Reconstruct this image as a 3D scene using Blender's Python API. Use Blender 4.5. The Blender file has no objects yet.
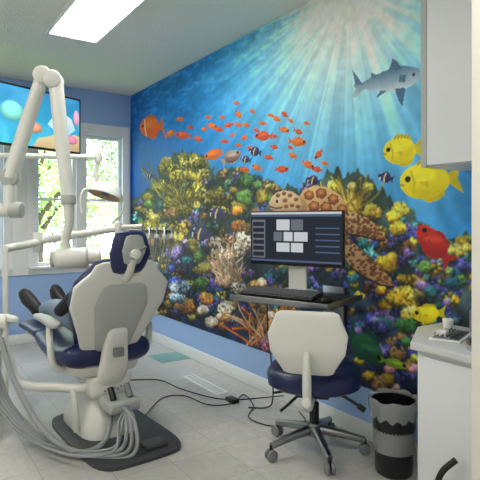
import bpy, bmesh, math, random
import numpy as np
from mathutils import Vector, Matrix
random.seed(7); np.random.seed(7)
V=Vector
scene=bpy.context.scene
scene.view_settings.view_transform='Standard'

# ------------------------------------------------------------------ materials
def lin(c):
    return tuple(((x/255)/12.92 if x/255<=0.04045 else ((x/255+0.055)/1.055)**2.4) for x in c)
def mat(name,rgb,rough=0.5,metal=0.0,bump=0,bscale=50,var=0,vscale=8,emit=0,trans=0,alpha=1,coat=0):
    m=bpy.data.materials.new(name); m.use_nodes=True
    nt=m.node_tree; b=nt.nodes['Principled BSDF']; c=(*lin(rgb),1)
    b.inputs['Base Color'].default_value=c; b.inputs['Roughness'].default_value=rough
    b.inputs['Metallic'].default_value=metal
    b.inputs['Coat Weight'].default_value=coat
    if trans: b.inputs['Transmission Weight'].default_value=trans
    if alpha<1: b.inputs['Alpha'].default_value=alpha
    if emit:
        b.inputs['Emission Color'].default_value=c; b.inputs['Emission Strength'].default_value=emit
    tc=nt.nodes.new('ShaderNodeTexCoord')
    if var or not bump:
        n=nt.nodes.new('ShaderNodeTexNoise'); n.inputs['Scale'].default_value=vscale; n.inputs['Detail'].default_value=4
        r=nt.nodes.new('ShaderNodeMix'); r.data_type='RGBA'
        v=var or 0.03
        r.inputs['A'].default_value=(*[x*(1-v) for x in c[:3]],1); r.inputs['B'].default_value=(*[min(1,x*(1+v)) for x in c[:3]],1)
        nt.links.new(tc.outputs['Object'],n.inputs['Vector']); nt.links.new(n.outputs['Fac'],r.inputs['Factor'])
        nt.links.new(r.outputs['Result'],b.inputs['Base Color'])
    if bump:
        n2=nt.nodes.new('ShaderNodeTexNoise'); n2.inputs['Scale'].default_value=bscale; n2.inputs['Detail'].default_value=5
        bp=nt.nodes.new('ShaderNodeBump'); bp.inputs['Strength'].default_value=bump; bp.inputs['Distance'].default_value=0.01
        nt.links.new(tc.outputs['Object'],n2.inputs['Vector']); nt.links.new(n2.outputs['Fac'],bp.inputs['Height'])
        nt.links.new(bp.outputs['Normal'],b.inputs['Normal'])
    return m
M=dict(
 wall=mat('blue_wall_paint',(158,190,238),0.6,bump=.08,bscale=90),
 white=mat('white_paint',(234,236,238),0.45),
 cream=mat('cream_paint',(230,228,220),0.5),
 ceil=mat('popcorn_ceiling',(234,233,231),0.9,bump=1.0,bscale=130,var=.10,vscale=90),
 plastic=mat('dental_white_plastic',(222,223,218),0.3,coat=.2),
 grey=mat('light_grey_plastic',(176,180,178),0.4),
 midgrey=mat('mid_grey_plastic',(120,124,128),0.45),
 keys=mat('keycap_grey',(84,86,92),0.5),
 dkgrey=mat('dark_grey_plate',(62,64,68),0.5),
 navy=mat('navy_vinyl',(24,36,84),0.35,bump=.05,bscale=200),
 black=mat('black_plastic',(20,20,22),0.35),
 rubber=mat('black_rubber',(28,28,30),0.6),
 chrome=mat('chrome',(200,202,205),0.18,metal=1),
 alu=mat('brushed_aluminium',(150,152,156),0.35,metal=1),
 hose=mat('grey_hose',(146,150,154),0.4),
 jeans=mat('light_denim',(128,144,164),0.85,bump=.3,bscale=150,var=.15,vscale=30),
 shirt=mat('dark_shirt',(40,40,50),0.85),
 skin=mat('skin',(206,158,130),0.55),
 hair=mat('dark_hair',(40,28,22),0.7,bump=.4,bscale=90),
 shoe=mat('black_shoe',(24,22,24),0.5),
 sole=mat('shoe_sole',(64,54,52),0.7),
 bag=mat('clear_bin_liner',(205,208,212),0.25,alpha=.38,bump=.6,bscale=25),
 cab=mat('cabinet_laminate',(224,227,232),0.4),
 counter=mat('counter_laminate',(206,208,210),0.3,var=.06,vscale=60),
 teal=mat('teal_tile',(112,160,158),0.35),
 paper=mat('paper',(235,235,232),0.8),
 lamp=mat('lamp_reflector',(190,150,118),0.3,metal=.3),
 grass=mat('grass',(120,165,70),0.9,var=.3,vscale=3),
 bark=mat('bark',(90,75,60),0.9,var=.3),
 leafA=mat('leaf_light',(160,194,108),0.7,var=.2),
 leafB=mat('leaf_dark',(96,134,70),0.7,var=.2),
)
def glow(name,rgb,s):
    m=bpy.data.materials.new(name); m.use_nodes=True; nt=m.node_tree; nt.nodes.clear()
    e=nt.nodes.new('ShaderNodeEmission'); o=nt.nodes.new('ShaderNodeOutputMaterial')
    e.inputs['Color'].default_value=(*lin(rgb),1); e.inputs['Strength'].default_value=s
    nt.links.new(e.outputs[0],o.inputs['Surface']); return m
M['tube']=glow('fluorescent_diffuser',(255,250,240),22.0)
M['scr_bg']=glow('screen_dark',(44,48,56),1.0)
M['scr_w']=glow('screen_window',(205,208,212),.9)
M['scr_g']=glow('screen_grey',(110,116,124),.9)
M['scr_b']=glow('screen_bar',(80,100,130),.9)
def paintmat(name,emit=0,rough=.45):
    m=bpy.data.materials.new(name); m.use_nodes=True; nt=m.node_tree; b=nt.nodes['Principled BSDF']
    a=nt.nodes.new('ShaderNodeAttribute'); a.attribute_name='Paint'
    nt.links.new(a.outputs['Color'],b.inputs['Base Color']); b.inputs['Roughness'].default_value=rough
    b.inputs['Specular IOR Level'].default_value=.3
    if emit:
        nt.links.new(a.outputs['Color'],b.inputs['Emission Color']); b.inputs['Emission Strength'].default_value=emit
    return m

# ------------------------------------------------------------------ helpers
def group(name,loc=(0,0,0),rotz=0,world=False):
    e=bpy.data.objects.new(name,None); e.location=loc; e.rotation_euler=(0,0,rotz); e.empty_display_size=.1
    scene.collection.objects.link(e); e['w']=1 if world else 0
    return e
def mk(name,verts,faces,m,parent=None,smooth=True,bevel=0,ang=40):
    me=bpy.data.meshes.new(name); me.from_pydata([tuple(v) for v in verts],[],faces); me.update()
    bm=bmesh.new(); bm.from_mesh(me); bmesh.ops.recalc_face_normals(bm,faces=bm.faces)
    if bevel:
        es=[e for e in bm.edges if len(e.link_faces)==2 and e.calc_face_angle(0)>math.radians(35)]
        bmesh.ops.bevel(bm,geom=es,offset=bevel,segments=3,profile=.5,affect='EDGES',clamp_overlap=True)
    bm.to_mesh(me); bm.free()
    if smooth:
        me.shade_smooth(); me.set_sharp_from_angle(angle=math.radians(ang))
    if m: me.materials.append(M[m] if isinstance(m,str) else m)
    ob=bpy.data.objects.new(name,me); scene.collection.objects.link(ob)
    if parent:
        ob.parent=parent
        if parent['w']: ob.matrix_parent_inverse=Matrix.Translation(-parent.location)
    return ob
def box(name,lo,hi,m,parent=None,bevel=0.004,rot=None):
    lo=V(lo);hi=V(hi);c=(lo+hi)/2;h=(hi-lo)/2
    R=rot or Matrix.Identity(3)
    vs=[c+R@V((h.x*a,h.y*b,h.z*d)) for a in(-1,1) for b in(-1,1) for d in(-1,1)]
    fs=[(0,1,3,2),(4,6,7,5),(0,4,5,1),(2,3,7,6),(0,2,6,4),(1,5,7,3)]
    return mk(name,vs,fs,m,parent,smooth=bevel>0,bevel=bevel)
def cat(pts,n):
    P=[V(p) for p in pts]; out=[]
    if len(P)<3 or n<=1: return P
    for i in range(len(P)-1):
        a=P[i-1] if i>0 else P[0]*2-P[1]; b=P[i]; c=P[i+1]; d=P[i+2] if i+2<len(P) else P[-1]*2-P[-2]
        for k in range(n):
            t=k/n
            out.append(.5*((2*b)+(c-a)*t+(2*a-5*b+4*c-d)*t*t+(3*b-a-3*c+d)*t**3))
    out.append(P[-1]); return out
def sweep(name,pts,r,m,parent=None,seg=12,n=8,ang=50):
    rs=r if isinstance(r,(list,tuple)) else [r]*len(pts)
    Q=cat([(*p,) for p in pts],n)
    if len(Q)==len(pts): RR=list(rs)
    else:
        RR=[]
        for i in range(len(pts)-1):
            for k in range(n): RR.append(rs[i]+(rs[i+1]-rs[i])*k/n)
        RR.append(rs[-1])
    vs=[];fs=[];T0=None;N=None
    for i,q in enumerate(Q):
        T=(Q[min(i+1,len(Q)-1)]-Q[max(i-1,0)]).normalized()
        if N is None:
            N=T.orthogonal().normalized()
        else:
            N=(N-T*N.dot(T))
            N=N.normalized() if N.length>1e-6 else T.orthogonal().normalized()
        B=T.cross(N)
        for k in range(seg):
            a=2*math.pi*k/seg; vs.append(q+(N*math.cos(a)+B*math.sin(a))*RR[i])
    for i in range(len(Q)-1):
        for k in range(seg):
            k2=(k+1)%seg; fs.append((i*seg+k,i*seg+k2,(i+1)*seg+k2,(i+1)*seg+k))
    fs.append(tuple(range(seg))); fs.append(tuple(range((len(Q)-1)*seg,len(Q)*seg)))
    return mk(name,vs,fs,m,parent,ang=ang)
def cyl(name,a,b,r,m,parent=None,r2=None,seg=28,rnd=0.15):
    a=V(a);b=V(b);r2=r if r2 is None else r2; L=(b-a).length;T=(b-a)/L
    e=min(rnd*r,L*.3); e2=min(rnd*r2,L*.3)
    return sweep(name,[a,a+T*e*.3,a+T*e,b-T*e2,b-T*e2*.3,b],[r-e,r-e*.3,r,r2,r2-e2*.3,r2-e2],m,parent,seg=seg,n=1)
def lathe(name,prof,c,m,parent=None,seg=36,R=None):
    R=R or Matrix.Identity(3); c=V(c); vs=[];fs=[]
    for (r,z) in prof:
        for k in range(seg):
            a=2*math.pi*k/seg; vs.append(c+R@V((max(r,1e-4)*math.cos(a),max(r,1e-4)*math.sin(a),z)))
    for i in range(len(prof)-1):
        for k in range(seg):
            k2=(k+1)%seg; fs.append((i*seg+k,i*seg+k2,(i+1)*seg+k2,(i+1)*seg+k))
    return mk(name,vs,fs,m,parent)
def loft(name,secs,m,parent=None,n=36,p=2.6,ang=50):
    vs=[];fs=[]
    for (c,rx,ry,X,Y) in secs:
        c=V(c);X=V(X);Y=V(Y)
        for k in range(n):
            a=2*math.pi*k/n; ca=math.cos(a); sa=math.sin(a)
            vs.append(c+X*rx*math.copysign(abs(ca)**(2/p),ca)+Y*ry*math.copysign(abs(sa)**(2/p),sa))
    for i in range(len(secs)-1):
        for k in range(n):
            k2=(k+1)%n; fs.append((i*n+k,i*n+k2,(i+1)*n+k2,(i+1)*n+k))
    fs.append(tuple(range(n))); fs.append(tuple(range((len(secs)-1)*n,len(secs)*n)))
    return mk(name,vs,fs,m,parent,ang=ang)
def cushion(name,path,ws,ts,m,parent=None,right=(1,0,0),rnd=.04,p=3.2,steps=6):
    R=V(right); n=len(path)
    pts=cat(path,steps) if n>2 else [V(q) for q in path]
    k=len(pts)
    def itp(a,i):
        if k==n: return a[i]
        f=i/steps; j=min(int(f),n-2); return a[j]+(a[j+1]-a[j])*(f-j)
    secs=[]
    for i,q in enumerate(pts):
        T=(pts[min(i+1,k-1)]-pts[max(i-1,0)]).normalized(); N=R.cross(T).normalized()
        w=itp(ws,i);t=itp(ts,i)
        if i==0:
            for (o,dw,ft) in((1,1,.3),(.7,.3,.72)): secs.append((q-T*rnd*o,w-rnd*dw,t*.5*ft,R,N))
        secs.append((q,w,t*.5,R,N))
        if i==k-1:
            for (o,dw,ft) in((.7,.3,.72),(1,1,.3)): secs.append((q+T*rnd*o,w-rnd*dw,t*.5*ft,R,N))
    return loft(name,secs,m,parent,p=p)
def prism(name,pts,z0,z1,m,parent=None,bevel=.004):
    n=len(pts); vs=[(x,y,z0) for x,y in pts]+[(x,y,z1) for x,y in pts]
    fs=[tuple(range(n)),tuple(range(n,2*n))]+[(i,(i+1)%n,n+(i+1)%n,n+i) for i in range(n)]
    return mk(name,vs,fs,m,parent,bevel=bevel)

# ------------------------------------------------------------------ canvas (flat printed art)
class Canvas:
    def __init__(s,nx,ny):
        s.nx=nx;s.ny=ny;s.img=np.zeros((ny,nx,3))
    def bb(s,i0,i1,j0,j1):
        i0=max(0,int(i0));i1=min(s.nx,int(i1)+2);j0=max(0,int(j0));j1=min(s.ny,int(j1)+2)
        if i0>=i1 or j0>=j1: return None
        J,I=np.mgrid[j0:j1,i0:i1]; return i0,i1,j0,j1,I,J
    def put(s,b,a,col):
        i0,i1,j0,j1=b[:4]; v=s.img[j0:j1,i0:i1]; s.img[j0:j1,i0:i1]=v*(1-a[...,None])+col*a[...,None]
    def disc(s,ci,cj,ri,rj,col,shade=.5,alpha=1):
        b=s.bb(ci-ri,ci+ri,cj-rj,cj+rj)
        if b is None: return
        x=(b[4]-ci)/ri;y=(b[5]-cj)/rj;r=x*x+y*y
        a=np.clip((1-r)*3,0,1)*alpha
        k=(1+shade*(.45*y-.7*r+.25))[...,None]
        s.put(b,a,np.clip(np.array(col)/255*k,0,1))
    def soft(s,ci,cj,ri,rj,col,alpha):
        b=s.bb(ci-ri,ci+ri,cj-rj,cj+rj)
        if b is None: return
        x=(b[4]-ci)/ri;y=(b[5]-cj)/rj;a=np.clip(1-x*x-y*y,0,1)*alpha
        s.put(b,a,np.array(col)/255*np.ones(b[4].shape+(3,)))
    def poly(s,P,col,col2=None,alpha=1):
        P=np.array(P,float)
        b=s.bb(P[:,0].min(),P[:,0].max(),P[:,1].min(),P[:,1].max())
        if b is None: return
        I,J=b[4],b[5]; ins=np.zeros(I.shape,bool);n=len(P)
        for k in range(n):
            x1,y1=P[k];x2,y2=P[(k+1)%n]
            if y1==y2: continue
            c=((y1>J)!=(y2>J))&(I<(x2-x1)*(J-y1)/(y2-y1)+x1); ins^=c
        c=np.array(col)/255*np.ones(I.shape+(3,))
        if col2 is not None:
            t=((J-P[:,1].min())/(np.ptp(P[:,1])+1e-6))[...,None]; c=np.array(col2)/255*(1-t)+c*t
        s.put(b,ins*float(alpha),c)
    def stroke(s,P,w,col,alpha=1):
        for (a,bq) in zip(P[:-1],P[1:]):
            b=s.bb(min(a[0],bq[0])-w,max(a[0],bq[0])+w,min(a[1],bq[1])-w,max(a[1],bq[1])+w)
            if b is None: continue
            dx=bq[0]-a[0];dy=bq[1]-a[1];L=dx*dx+dy*dy+1e-9
            t=np.clip(((b[4]-a[0])*dx+(b[5]-a[1])*dy)/L,0,1)
            d=np.hypot(b[4]-a[0]-t*dx,b[5]-a[1]-t*dy)
            s.put(b,np.clip((w-d)+.5,0,1)*alpha,np.array(col)/255*np.ones(b[4].shape+(3,)))
    def noise(s,si,sj,seed=0):
        r=np.random.RandomState(seed);gx=int(s.nx/si)+3;gy=int(s.ny/sj)+3;g=r.rand(gy,gx)
        x=np.arange(s.nx)/si;y=np.arange(s.ny)/sj;xi=x.astype(int);yi=y.astype(int);fx=x-xi;fy=y-yi
        fx=fx*fx*(3-2*fx);fy=fy*fy*(3-2*fy)
        a=g[np.ix_(yi,xi)];b=g[np.ix_(yi,xi+1)];c=g[np.ix_(yi+1,xi)];d=g[np.ix_(yi+1,xi+1)]
        return (a*(1-fx)+b*fx)*(1-fy)[:,None]+(c*(1-fx)+d*fx)*fy[:,None]
    def fbm(s,sc,seed=0,o=4):
        t=0;A=1;W=0
        for k in range(o): t=t+A*s.noise(max(sc/2**k,1.01),max(sc/2**k,1.01),seed+k);W+=A;A*=.55
        return t/W
    def mesh(s,name,o,u,v,m,parent=None):
        o=np.array(o,float);u=np.array(u,float);v=np.array(v,float);nx,ny=s.nx,s.ny
        J,I=np.mgrid[0:ny,0:nx]
        co=o+(I/(nx-1))[...,None]*u+(J/(ny-1))[...,None]*v
        me=bpy.data.meshes.new(name); nv=nx*ny;nf=(nx-1)*(ny-1)
        me.vertices.add(nv);me.vertices.foreach_set('co',co.reshape(-1).astype(np.float32))
        a=(J[:-1,:-1]*nx+I[:-1,:-1]).reshape(-1)
        q=np.stack([a,a+1,a+nx+1,a+nx],1).reshape(-1).astype(np.int32)
        me.loops.add(nf*4);me.loops.foreach_set('vertex_index',q)
        me.polygons.add(nf);me.polygons.foreach_set('loop_start',np.arange(0,nf*4,4,dtype=np.int32))
        me.update(calc_edges=True);me.validate()
        at=me.color_attributes.new(name='Paint',type='FLOAT_COLOR',domain='POINT')
        c=np.clip(s.img,0,1);L=np.where(c<=.04045,c/12.92,((c+.055)/1.055)**2.4)
        rgba=np.concatenate([L,np.ones((ny,nx,1))],2).reshape(-1).astype(np.float32)
        at.data.foreach_set('color',rgba)
        me.materials.append(m);ob=bpy.data.objects.new(name,me);scene.collection.objects.link(ob)
        if parent:
            ob.parent=parent
            if parent['w']: ob.matrix_parent_inverse=Matrix.Translation(-parent.location)
        return ob

# ================================================================== ROOM
XW,YB,ZC=2.30,5.68,2.75
XL,YF=-1.5,-1.2
def floor_mat():
    m=bpy.data.materials.new('vinyl_floor_tiles');m.use_nodes=True;nt=m.node_tree;b=nt.nodes['Principled BSDF']
    tc=nt.nodes.new('ShaderNodeTexCoord')
    br=nt.nodes.new('ShaderNodeTexBrick');br.offset=0;br.inputs['Scale'].default_value=1
    br.inputs['Brick Width'].default_value=.305;br.inputs['Row Height'].default_value=.305
    br.inputs['Mortar Size'].default_value=.0022;br.inputs['Mortar Smooth'].default_value=.3
    br.inputs['Color1'].default_value=(*lin((194,193,189)),1);br.inputs['Color2'].default_value=(*lin((184,184,181)),1)
    br.inputs['Mortar'].default_value=(*lin((150,150,148)),1)
    n=nt.nodes.new('ShaderNodeTexNoise');n.inputs['Scale'].default_value=14;n.inputs['Detail'].default_value=8;n.inputs['Distortion'].default_value=1.5
    mp=nt.nodes.new('ShaderNodeMapRange');mp.inputs['From Min'].default_value=.3;mp.inputs['From Max'].default_value=.7;mp.inputs['To Min'].default_value=.88;mp.inputs['To Max'].default_value=1.06
    mx=nt.nodes.new('ShaderNodeVectorMath');mx.operation='SCALE'
    nt.links.new(tc.outputs['Object'],br.inputs['Vector']);nt.links.new(tc.outputs['Object'],n.inputs['Vector'])
    nt.links.new(n.outputs['Fac'],mp.inputs['Value']);nt.links.new(br.outputs['Color'],mx.inputs[0]);nt.links.new(mp.outputs['Result'],mx.inputs['Scale'])
    nt.links.new(mx.outputs['Vector'],b.inputs['Base Color']);b.inputs['Roughness'].default_value=.28
    return m
M['floor']=floor_mat()
box('floor',(XL-.1,YF-.1,-.1),(XW+.1,YB+.12,0),'floor',bevel=0)
box('ceiling',(XL-.1,YF-.1,ZC),(XW+.1,YB+.12,ZC+.1),'ceil',bevel=0)
box('wall_right',(XW,YF-.1,0),(XW+.1,YB+.12,ZC),'wall',bevel=0)
box('wall_left',(XL-.1,YF-.1,0),(XL,YB+.12,ZC),'cream',bevel=0)
box('wall_front',(XL,YF-.1,0),(XW,YF,ZC),'cream',bevel=0)
# back wall with two window openings
W1=(1.24,2.19);W2=(-.30,.92);WZ=(.80,2.24)
wb=group('wall_back',(0,YB,0),world=True)
def bw(n,x0,x1,z0,z1): box(n,(x0,YB,z0),(x1,YB+.12,z1),'wall',wb,bevel=0)
bw('below',XL,XW,0,WZ[0]);bw('above',XL,XW,WZ[1],ZC);bw('left',XL,W2[0],WZ[0],WZ[1]);bw('mid',W2[1],W1[0],WZ[0],WZ[1]);bw('right',W1[1],XW,WZ[0],WZ[1])
def window(n,x0,x1,mull):
    g=group(n,((x0+x1)/2,YB,WZ[0]),world=True); z0,z1=WZ;y0=YB-.02;c=.085
    cr=min(c,XW-x1-.005)
    box('casing_l',(x0-c,y0-.005,z0-c),(x0,YB,z1+.13),'white',g,.003)
    box('casing_r',(x1,y0-.005,z0-c),(x1+cr,YB,z1+.13),'white',g,.003)
    box('casing_t',(x0,y0-.005,z1),(x1,YB,z1+.13),'white',g,.003)
    box('apron',(x0,y0,z0-c),(x1,YB,z0-.02),'white',g,.003)
    box('sill',(x0-c,y0-.05,z0-.025),(x1+cr,YB+.1,z0),'white',g,.004)
    for k,xm in enumerate(mull): box('mullion_%d'%k,(xm-.045,YB+.0,z0),(xm+.045,YB+.09,z1),'white',g,.003)
    xs=[x0]+[q for xm in mull for q in(xm-.045,xm+.045)]+[x1]
    for k in range(0,len(xs),2):
        a,b=xs[k],xs[k+1];f=.035
        box('sash_l%d'%k,(a,YB+.03,z0),(a+f,YB+.07,z1),'white',g,.003);box('sash_r%d'%k,(b-f,YB+.03,z0),(b,YB+.07,z1),'white',g,.003)
        box('sash_t%d'%k,(a+f,YB+.03,z1-f),(b-f,YB+.07,z1),'white',g,.003);box('sash_b%d'%k,(a+f,YB+.03,z0),(b-f,YB+.07,z0+f),'white',g,.003)
        box('rail%d'%k,(a+f,YB+.035,1.50),(b-f,YB+.065,1.53),'white',g,.003)
window('window_1',W1[0],W1[1],[1.71]);window('window_2',W2[0],W2[1],[.31])
box('trim_1',(W2[1]+.085,YB-.02,WZ[0]-.085),(W1[0]-.085,YB,WZ[1]+.13),'white',None,.002)
box('baseboard_right',(XW-.014,YF,0),(XW,YB,.10),'white',None,.004)
box('baseboard_back',(XL,YB-.014,0),(XW-.015,YB,.10),'white',None,.004)
box('baseboard_left',(XL,YF,0),(XL+.014,YB-.015,.10),'white',None,.004)
box('wall_partition',(1.125,.55,0),(XW-.001,.69,ZC),'cream',None,.004)
box('floor_accent_tile',(1.99,4.19,0),(2.28,4.49,.003),'teal',None,.0005)
g=group('floor_vent',(2.01,3.47,0),world=True)
box('frame',(1.955,3.2,0),(2.065,3.73,.006),'white',g,.002)
for k in range(14): box('slot_%d'%k,(1.975,3.23+k*.035,.006),(2.045,3.243+k*.035,.008),'grey',g,0)

# ceiling light troffers
def troffer(x0,x1,y0,y1):
    g=group('ceiling_light',((x0+x1)/2,(y0+y1)/2,ZC),world=True);t=.025;z=ZC-.03
    box('diffuser',(x0+t,y0+t,z+.006),(x1-t,y1-t,ZC-.002),'tube',g,0)
    box('f1',(x0,y0,z),(x0+t,y1,ZC),'white',g,.003);box('f2',(x1-t,y0,z),(x1,y1,ZC),'white',g,.003)
    box('f3',(x0+t,y0,z),(x1-t,y0+t,ZC),'white',g,.003);box('f4',(x0+t,y1-t,z),(x1-t,y1,ZC),'white',g,.003)
troffer(.96,1.37,2.86,4.09); troffer(.2,.61,-.4,.83); troffer(-.9,-.49,2.0,3.23)  # first is the visible fixture; the other two are unseen, added to brighten the room

# ================================================================== MURAL
RES=.005;Y0,Y1,Z0,Z1=5.678,1.12,.30,2.748
nx=int((Y0-Y1)/RES);ny=int((Z1-Z0)/RES);C=Canvas(nx,ny)
def wallm(a,b):          # survey measurement of the artwork -> wall metres
    u=(a-240)/510;d=XW/(.561+.828*u);return d*(.828-.561*u),1.28+d*(221-b)/510,d
def A(a,b):
    y,z,d=wallm(a,b);return ((Y0-y)/RES,(z-Z0)/RES)
def SC(a):
    d=wallm(a,200)[2];return d*d/(XW*510)/RES,d/510/RES
J,I=np.mgrid[0:ny,0:nx]
sx,sy=A(348,-12);ddx=I-sx;ddy=sy-J
ang=np.arctan2(ddx,ddy);dist=np.hypot(ddx,ddy)/ny
r1=np.interp(ang,np.linspace(-1.7,1.7,170),np.random.RandomState(3).rand(170));r2=np.interp(ang,np.linspace(-1.7,1.7,46),np.random.RandomState(5).rand(46))
rays=np.clip((.5*r1+.5*r2-.28)*1.6,0,1)
g0=np.exp(-(dist/.22)**2)[...,None];g1=np.exp(-(dist/.44)**2)[...,None];g2=np.exp(-(dist/1.0)**2)[...,None]
deep=np.array((14,82,176))/255;mid=np.array((44,156,224))/255;lite=np.array((160,224,244))/255;sun_=np.array((255,253,236))/255
hz=np.clip((J/ny-.35)/.65,0,1)[...,None]
base=deep*(1-hz*.3)+np.array((20,120,206))/255*hz*.3
img=base*(1-g2)+mid*g2;img=img*(1-g1)+lite*g1;img=img*(1-g0)+sun_*g0
img+=(rays[...,None]*np.array((.42,.46,.44)))*np.exp(-(dist/.66)**2)[...,None]*.7
nz=C.fbm(60,11,5)
rip=np.clip((C.noise(26,7,21)*.5+C.noise(11,4,22)*.5-.45)*2.6,0,1)*np.clip((J/ny-.70)/.3,0,1)
img+=rip[...,None]*np.array((.20,.28,.30))*.8
img*=(.90+.22*nz)[...,None]
C.img=np.clip(img,0,1)
# reef base
cont=[(120,200),(140,196),(155,180),(164,164),(170,156),(178,152),(190,150),(200,154),(207,160),(212,170),(216,176),(224,171),(232,168),(250,174),(258,180),(268,182),(290,187),(306,184),(318,178),(334,171),(345,170),(360,174),(372,180),(384,192),(392,200),(412,206),(418,218),(424,226),(446,240),(470,234),(500,240),(520,250)]
top=[A(*p) for p in cont]
P=top+[(nx+5,-5),(-5,-5)]
tp=np.interp(np.arange(nx),[p[0] for p in top],[p[1] for p in top])
tp=tp+(C.noise(9,9,301)[0]-.5)*14+(C.noise(4,9,302)[0]-.5)*8-3
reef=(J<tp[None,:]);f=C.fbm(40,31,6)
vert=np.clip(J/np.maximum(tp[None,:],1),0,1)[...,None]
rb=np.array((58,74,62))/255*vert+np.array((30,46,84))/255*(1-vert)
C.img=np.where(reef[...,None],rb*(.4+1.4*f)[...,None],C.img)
rnd=random.Random(4)
def patch(cx,cy,rx,ry,cols,dot,n,dark=.45,br=1.0,heads=None):
    nh=heads or max(4,int(rx*ry/55));hd=[]
    for _ in range(nh):
        a=rnd.random()*6.283;r=math.sqrt(rnd.random());hd.append((cx+rx*r*math.cos(a),cy+ry*r*math.sin(a),rnd.uniform(3.5,8.5),rnd.choice(cols)))
    hd.sort(key=lambda q:q[1])
    per=max(14,int(n*1.5/nh))
    for hx,hy,hr,hc in hd:
        if hx>505 or hx<128: continue
        i,j=A(hx,hy)
        if 0<=i<nx and j>tp[int(i)]+4: continue
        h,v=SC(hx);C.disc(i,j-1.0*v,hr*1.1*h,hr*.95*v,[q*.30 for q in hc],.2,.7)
        pts=[]
        for _ in range(per):
            a=rnd.random()*6.283;r=math.sqrt(rnd.random());pts.append((r*math.cos(a),r*math.sin(a)))
        pts.sort(key=lambda q:q[1])
        for (px_,py_) in pts:
            x=hx+px_*hr;y=hy+py_*hr*.85;i,j=A(x,y);h,v=SC(x);d=dot*.58*rnd.uniform(.6,1.3)
            rr=px_*px_+py_*py_
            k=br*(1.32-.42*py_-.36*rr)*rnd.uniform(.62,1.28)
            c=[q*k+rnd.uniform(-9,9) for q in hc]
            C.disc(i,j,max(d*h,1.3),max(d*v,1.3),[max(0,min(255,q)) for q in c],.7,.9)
def branches(cx,cy,R,cols,n,w=1.2,spread=1.2,up=-1.57):
    for _ in range(n):
        a=up+rnd.uniform(-spread,spread);L=R*rnd.uniform(.5,1);x,y=cx+rnd.uniform(-R,R)*.3,cy;pt=[A(x,y)]
        for k in range(4):
            a+=rnd.uniform(-.35,.35);x+=math.cos(a)*L/4;y+=math.sin(a)*L/4;pt.append(A(x,y))
        h,v=SC(x);c=rnd.choice(cols);C.stroke(pt,w*v,[q*.4 for q in c]);C.stroke(pt,w*v*.6,c);C.disc(pt[-1][0],pt[-1][1],w*v*1.1,w*v*1.1,[min(255,q*1.25) for q in c],.5)
olive=[(172,150,56),(140,118,44),(106,96,38),(208,184,88)];yel=[(232,196,56),(208,168,44),(168,134,38),(244,212,84)]
beige=[(222,186,150),(202,160,124),(160,116,90),(236,210,178)];pink=[(206,130,142),(172,104,130),(222,162,162)]
purp=[(104,94,176),(76,80,160),(140,120,196),(58,72,144)];brn=[(144,106,64),(110,80,48),(176,132,80)];org=[(236,136,54),(212,108,42),(242,170,82)]
tealc=[(48,110,118),(36,82,104),(74,138,138)];grn=[(98,140,64),(72,114,54),(136,166,78)]
patch(160,262,40,70,brn+tealc+olive+purp,2.4,900,.5,.85,heads=80);patch(240,250,105,80,brn+tealc+olive+purp,2.3,4200,.5,.85,heads=280)
patch(380,300,80,85,tealc+purp+brn+yel[:1],2.6,3000,.5,.9,heads=190)
patch(450,270,40,45,tealc+grn+yel+purp,2.6,700,.5,.95,heads=50)
patch(146,218,14,24,grn+olive,2.2,300);patch(184,184,27,30,olive,2.0,1100,.6,1.0,heads=34)
branches(184,205,50,olive,34,.8,.9)
patch(232,196,18,24,grn+olive,2.0,560);patch(178,232,30,22,brn+olive,2.0,620)
patch(272,192,24,9,olive+grn,2.0,300);patch(345,196,38,22,yel+olive,1.9,1000,.55);branches(348,212,40,yel+olive,44,.8,1.1)
patch(386,222,24,18,yel+olive,2.0,560);patch(244,214,16,14,brn+org,2.0,260)
patch(230,262,24,30,beige,2.0,900,.55,1.0,heads=22);branches(229,282,50,beige,24,1.0,.8)
patch(200,272,14,16,grn+yel,2.0,240);patch(170,268,16,26,purp+[(150,160,180),(110,124,150)],2.1,480)
patch(190,302,18,12,org+brn,2.0,280);patch(222,312,22,14,beige+brn,2.0,420);branches(262,345,54,org+beige,32,1.4,1.0)
patch(262,300,16,22,brn+beige,2.1,320);patch(178,298,12,12,[(180,200,215),(130,160,190)],2.1,140)
patch(276,352,20,14,pink+purp,2.1,260);patch(366,262,18,30,tealc+[(36,54,96)],2.6,300)
patch(356,232,16,12,tealc+brn,2.2,140)
patch(400,262,18,13,yel+org,2.0,360);patch(402,294,25,23,yel,2.4,620,.6,1.1,heads=18);patch(384,318,16,10,purp,2.3,220)
patch(372,334,30,18,purp+tealc,2.4,380);patch(396,368,18,20,pink+purp+brn,2.3,380);patch(370,376,24,10,yel+brn,2.0,260)
patch(430,262,16,14,brn+grn,2.2,220);patch(462,252,12,14,yel+tealc,2.2,180);patch(434,286,22,12,purp+tealc,2.3,240)
patch(436,336,18,10,tealc+purp,2.4,150);patch(404,330,12,12,[(60,120,60),(44,90,52),(96,150,80)],2.2,180)
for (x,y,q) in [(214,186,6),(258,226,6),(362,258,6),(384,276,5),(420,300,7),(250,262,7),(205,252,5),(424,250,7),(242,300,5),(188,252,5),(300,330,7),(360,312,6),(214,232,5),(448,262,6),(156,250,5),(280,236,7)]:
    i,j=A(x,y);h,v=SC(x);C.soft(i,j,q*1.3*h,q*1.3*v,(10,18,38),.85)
k3=(C.img[:-2]+2*C.img[1:-1]+C.img[2:])/4;C.img[1:-1]=k3
k3=(C.img[:,:-2]+2*C.img[:,1:-1]+C.img[:,2:])/4;C.img[:,1:-1]=k3
bl=C.fbm(70,91,3);dk=np.clip((C.fbm(24,57,4)-.36)*3.2,0,1)
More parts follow.
